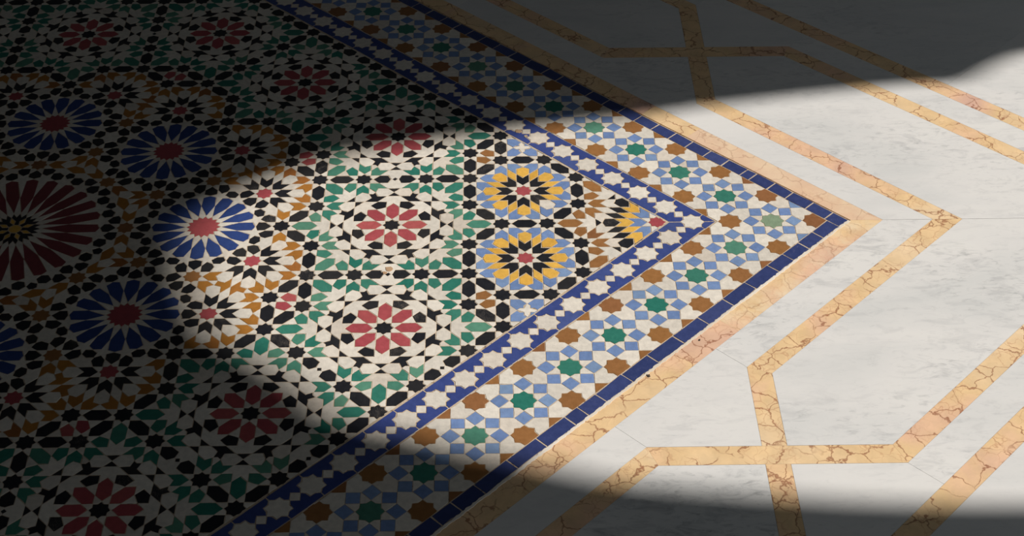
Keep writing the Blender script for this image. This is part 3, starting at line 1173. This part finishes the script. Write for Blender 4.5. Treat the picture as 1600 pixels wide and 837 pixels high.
for pl in (
        [(-m1, m1), (-m2, m2), (sA, m2), (sA, m1)],
        [(sA, m1), (sA, m2), (n_in[1], n_in[0]), (sB, m2), (sB, m1)],
        [(sB, m1), (sB, m2), (mid, m2), (mid, m1)],
        [(-m3, m3), (-m4, m4), (d2a - m4, m4), (n_l[1], n_l[0]), (d1a + m3, m3)],
        [(d2b - m3, m3), (n_r[1], n_r[0]), (d1b + m4, m4), (mid, m4), (mid, m3)],
        [(-m5, m5), (-m6, m6), (sA, m6), (sA, m5)],
        [(sA, m5), (sA, m6), (sB, m6), (sB, m5), (n_out[1], n_out[0])],
        [(sB, m5), (sB, m6), (mid, m6), (mid, m5)],
        [(-m7, m7), (-20.0, 20.0), (0.176, 20.0), (0.176, m7)],
        [(0.176, m7), (0.176, 20.0), (mid, 20.0), (mid, m7)]):
    marble('white_marble_slab', arm(pl), M_MARBLE, ALL8, 0.0003)

# ------------------------------------------------------------------ the room that shades the floor
UPB = [(2.6, -.09), (2.74, -.30), (2.92, -.6), (3.2, -.9), (3.45, -1.12), (3.75, -1.27), (4.11, -1.6), (4.64, -1.92), (5.06, -2.08),
       (5.58, -2.22), (6.04, -2.31), (6.61, -2.44), (7.19, -2.55), (7.6, -2.68), (8.18, -2.8), (8.91, -2.93), (9.5, -3.03),
       (10.15, -3.16), (10.79, -3.29), (11.37, -3.46), (12.49, -3.67), (13.18, -3.81), (14.05, -3.96), (14.85, -4.1), (15.44, -4.17),
       (16.3, -4.2), (16.75, -4.45), (17.1, -4.77), (17.75, -5.2), (18.28, -5.32), (19.5, -5.4)]
LOB = [(2.6, .34), (2.66, .68), (2.72, 1.1), (2.84, 1.56), (3.0, 1.96), (3.19, 2.37), (3.45, 2.76), (3.88, 3.1), (4.41, 3.5),
       (4.83, 3.92), (5.11, 4.28), (5.42, 4.52), (5.65, 4.65), (6.16, 4.8), (6.58, 4.93), (6.95, 5.08), (7.31, 5.24), (7.77, 5.37),
       (8.21, 5.5), (8.89, 5.74), (9.51, 5.88), (10.0, 5.96), (10.73, 6.06), (11.28, 6.12), (12.24, 6.24), (13.22, 6.31),
       (14.19, 6.35), (15.17, 6.37), (19.5, 6.45)]
TE = math.tan(SUN_EL) * math.hypot(1, SUN_M)


def to_wall(p, q):              # floor point lit through the doorway -> its point on the wall plane (y, z)
    d = WALL_P - p
    return (-(q + SUN_M * d) * LU, d * TE * LU)


lw = [to_wall(*a) for a in LOB]
uw = [to_wall(*a) for a in UPB]
arch = [(lw[-1][0], -0.012)] + list(reversed(lw)) + uw + [(uw[-1][0], -0.012)]   # from the near jamb over the crown to the far jamb
CEIL = 4.3
outl = [(-YS, -0.012), (-YS, CEIL), (YS, CEIL), (YS, -0.012)]
# outline: near side first (negative y)
ring_pts = outl[:1] + outl[1:] + list(reversed(arch))
n = len(ring_pts)
TW = 0.05
v = [(PW, y, z) for y, z in ring_pts] + [(PW + TW, y, z) for y, z in ring_pts]
f = [tuple(range(n)), tuple(reversed(range(n, 2 * n)))]
f += [(i, n + i, n + (i + 1) % n, (i + 1) % n) for i in range(n)]
wall_r = obj('wall_right', make_mesh('wall_right', v, f, M_PLASTER))
wall_b = slab('wall_left', XB - 0.2, -YS, XB, YS, -0.06, CEIL, M_PLASTER)
wall_n = slab('wall_back', XB - 0.2, YS, PW + TW, YS + 0.2, -0.06, CEIL, M_PLASTER)
wall_s = None
WX0, WX1 = 1.3, 3.7                # arch added behind the viewer to let fill light onto the floor
prof = [(XB - 0.2, -0.06), (XB - 0.2, CEIL), (PW + TW, CEIL), (PW + TW, -0.06), (WX1, -0.06), (WX1, 1.9)]
for k in range(1, 12):
    a = math.pi * k / 12
    prof.append(((WX0 + WX1) / 2 + (WX1 - WX0) / 2 * math.cos(a), 1.9 + 0.8 * math.sin(a)))
prof += [(WX0, 1.9), (WX0, -0.06)]
n = len(prof)
v = [(x, -YS, z) for x, z in prof] + [(x, -YS - 0.2, z) for x, z in prof]
f = [tuple(reversed(range(n))), tuple(range(n, 2 * n))] + [(i, (i + 1) % n, n + (i + 1) % n, n + i) for i in range(n)]
wall_s = obj('wall_front', make_mesh('wall_front', v, f, M_PLASTER))
ceil = slab('ceiling', XB - 0.2, -YS - 0.2, PW + TW, YS + 0.2, CEIL, CEIL + 0.2, M_CEDAR)
court = slab('courtyard_ground', FLX1, -14, 20, 14, -0.06, -0.0, M_COURT)
for o, lab, cat in ((wall_r, 'plastered wall with a tall arched doorway that lets the sun in', 'wall'),
                    (wall_b, 'plain plastered wall beyond the dark side of the mosaic', 'wall'),
                    (wall_n, 'plain plastered wall at the far side of the room', 'wall'),
                    (wall_s, 'plastered wall behind the viewer with a round arch added to let fill light in', 'wall'),
                    (ceil, 'dark cedar ceiling over the room', 'ceiling'),
                    (court, 'sunlit courtyard paving outside the doorway', 'ground')):
    o['kind'] = 'structure'
    o['label'] = lab
    o['category'] = cat
pd2 = bpy.data.lights.new('fill_arch_portal', 'AREA')
pd2.shape = 'RECTANGLE'
pd2.size = 2.4
pd2.size_y = 2.8
pd2.cycles.is_portal = True
po2 = bpy.data.objects.new('fill_arch_portal', pd2)
COL.objects.link(po2)
po2.matrix_world = Matrix(((1, 0, 0, (WX0 + WX1) / 2), (0, 0, -1, -YS - 0.22), (0, 1, 0, 1.35), (0, 0, 0, 1)))
# daylight portal in the doorway (guides sampling of the sky only)
pd = bpy.data.lights.new('doorway_portal', 'AREA')
pd.shape = 'RECTANGLE'
pd.size = 3.9
pd.size_y = 1.6
pd.cycles.is_portal = True
po = bpy.data.objects.new('doorway_portal', pd)
COL.objects.link(po)
po.matrix_world = Matrix(((0, 0, 1, PW + TW + 0.02), (0, 1, 0, (lw[-1][0] + uw[-1][0]) / 2), (-1, 0, 0, 1.9), (0, 0, 0, 1)))
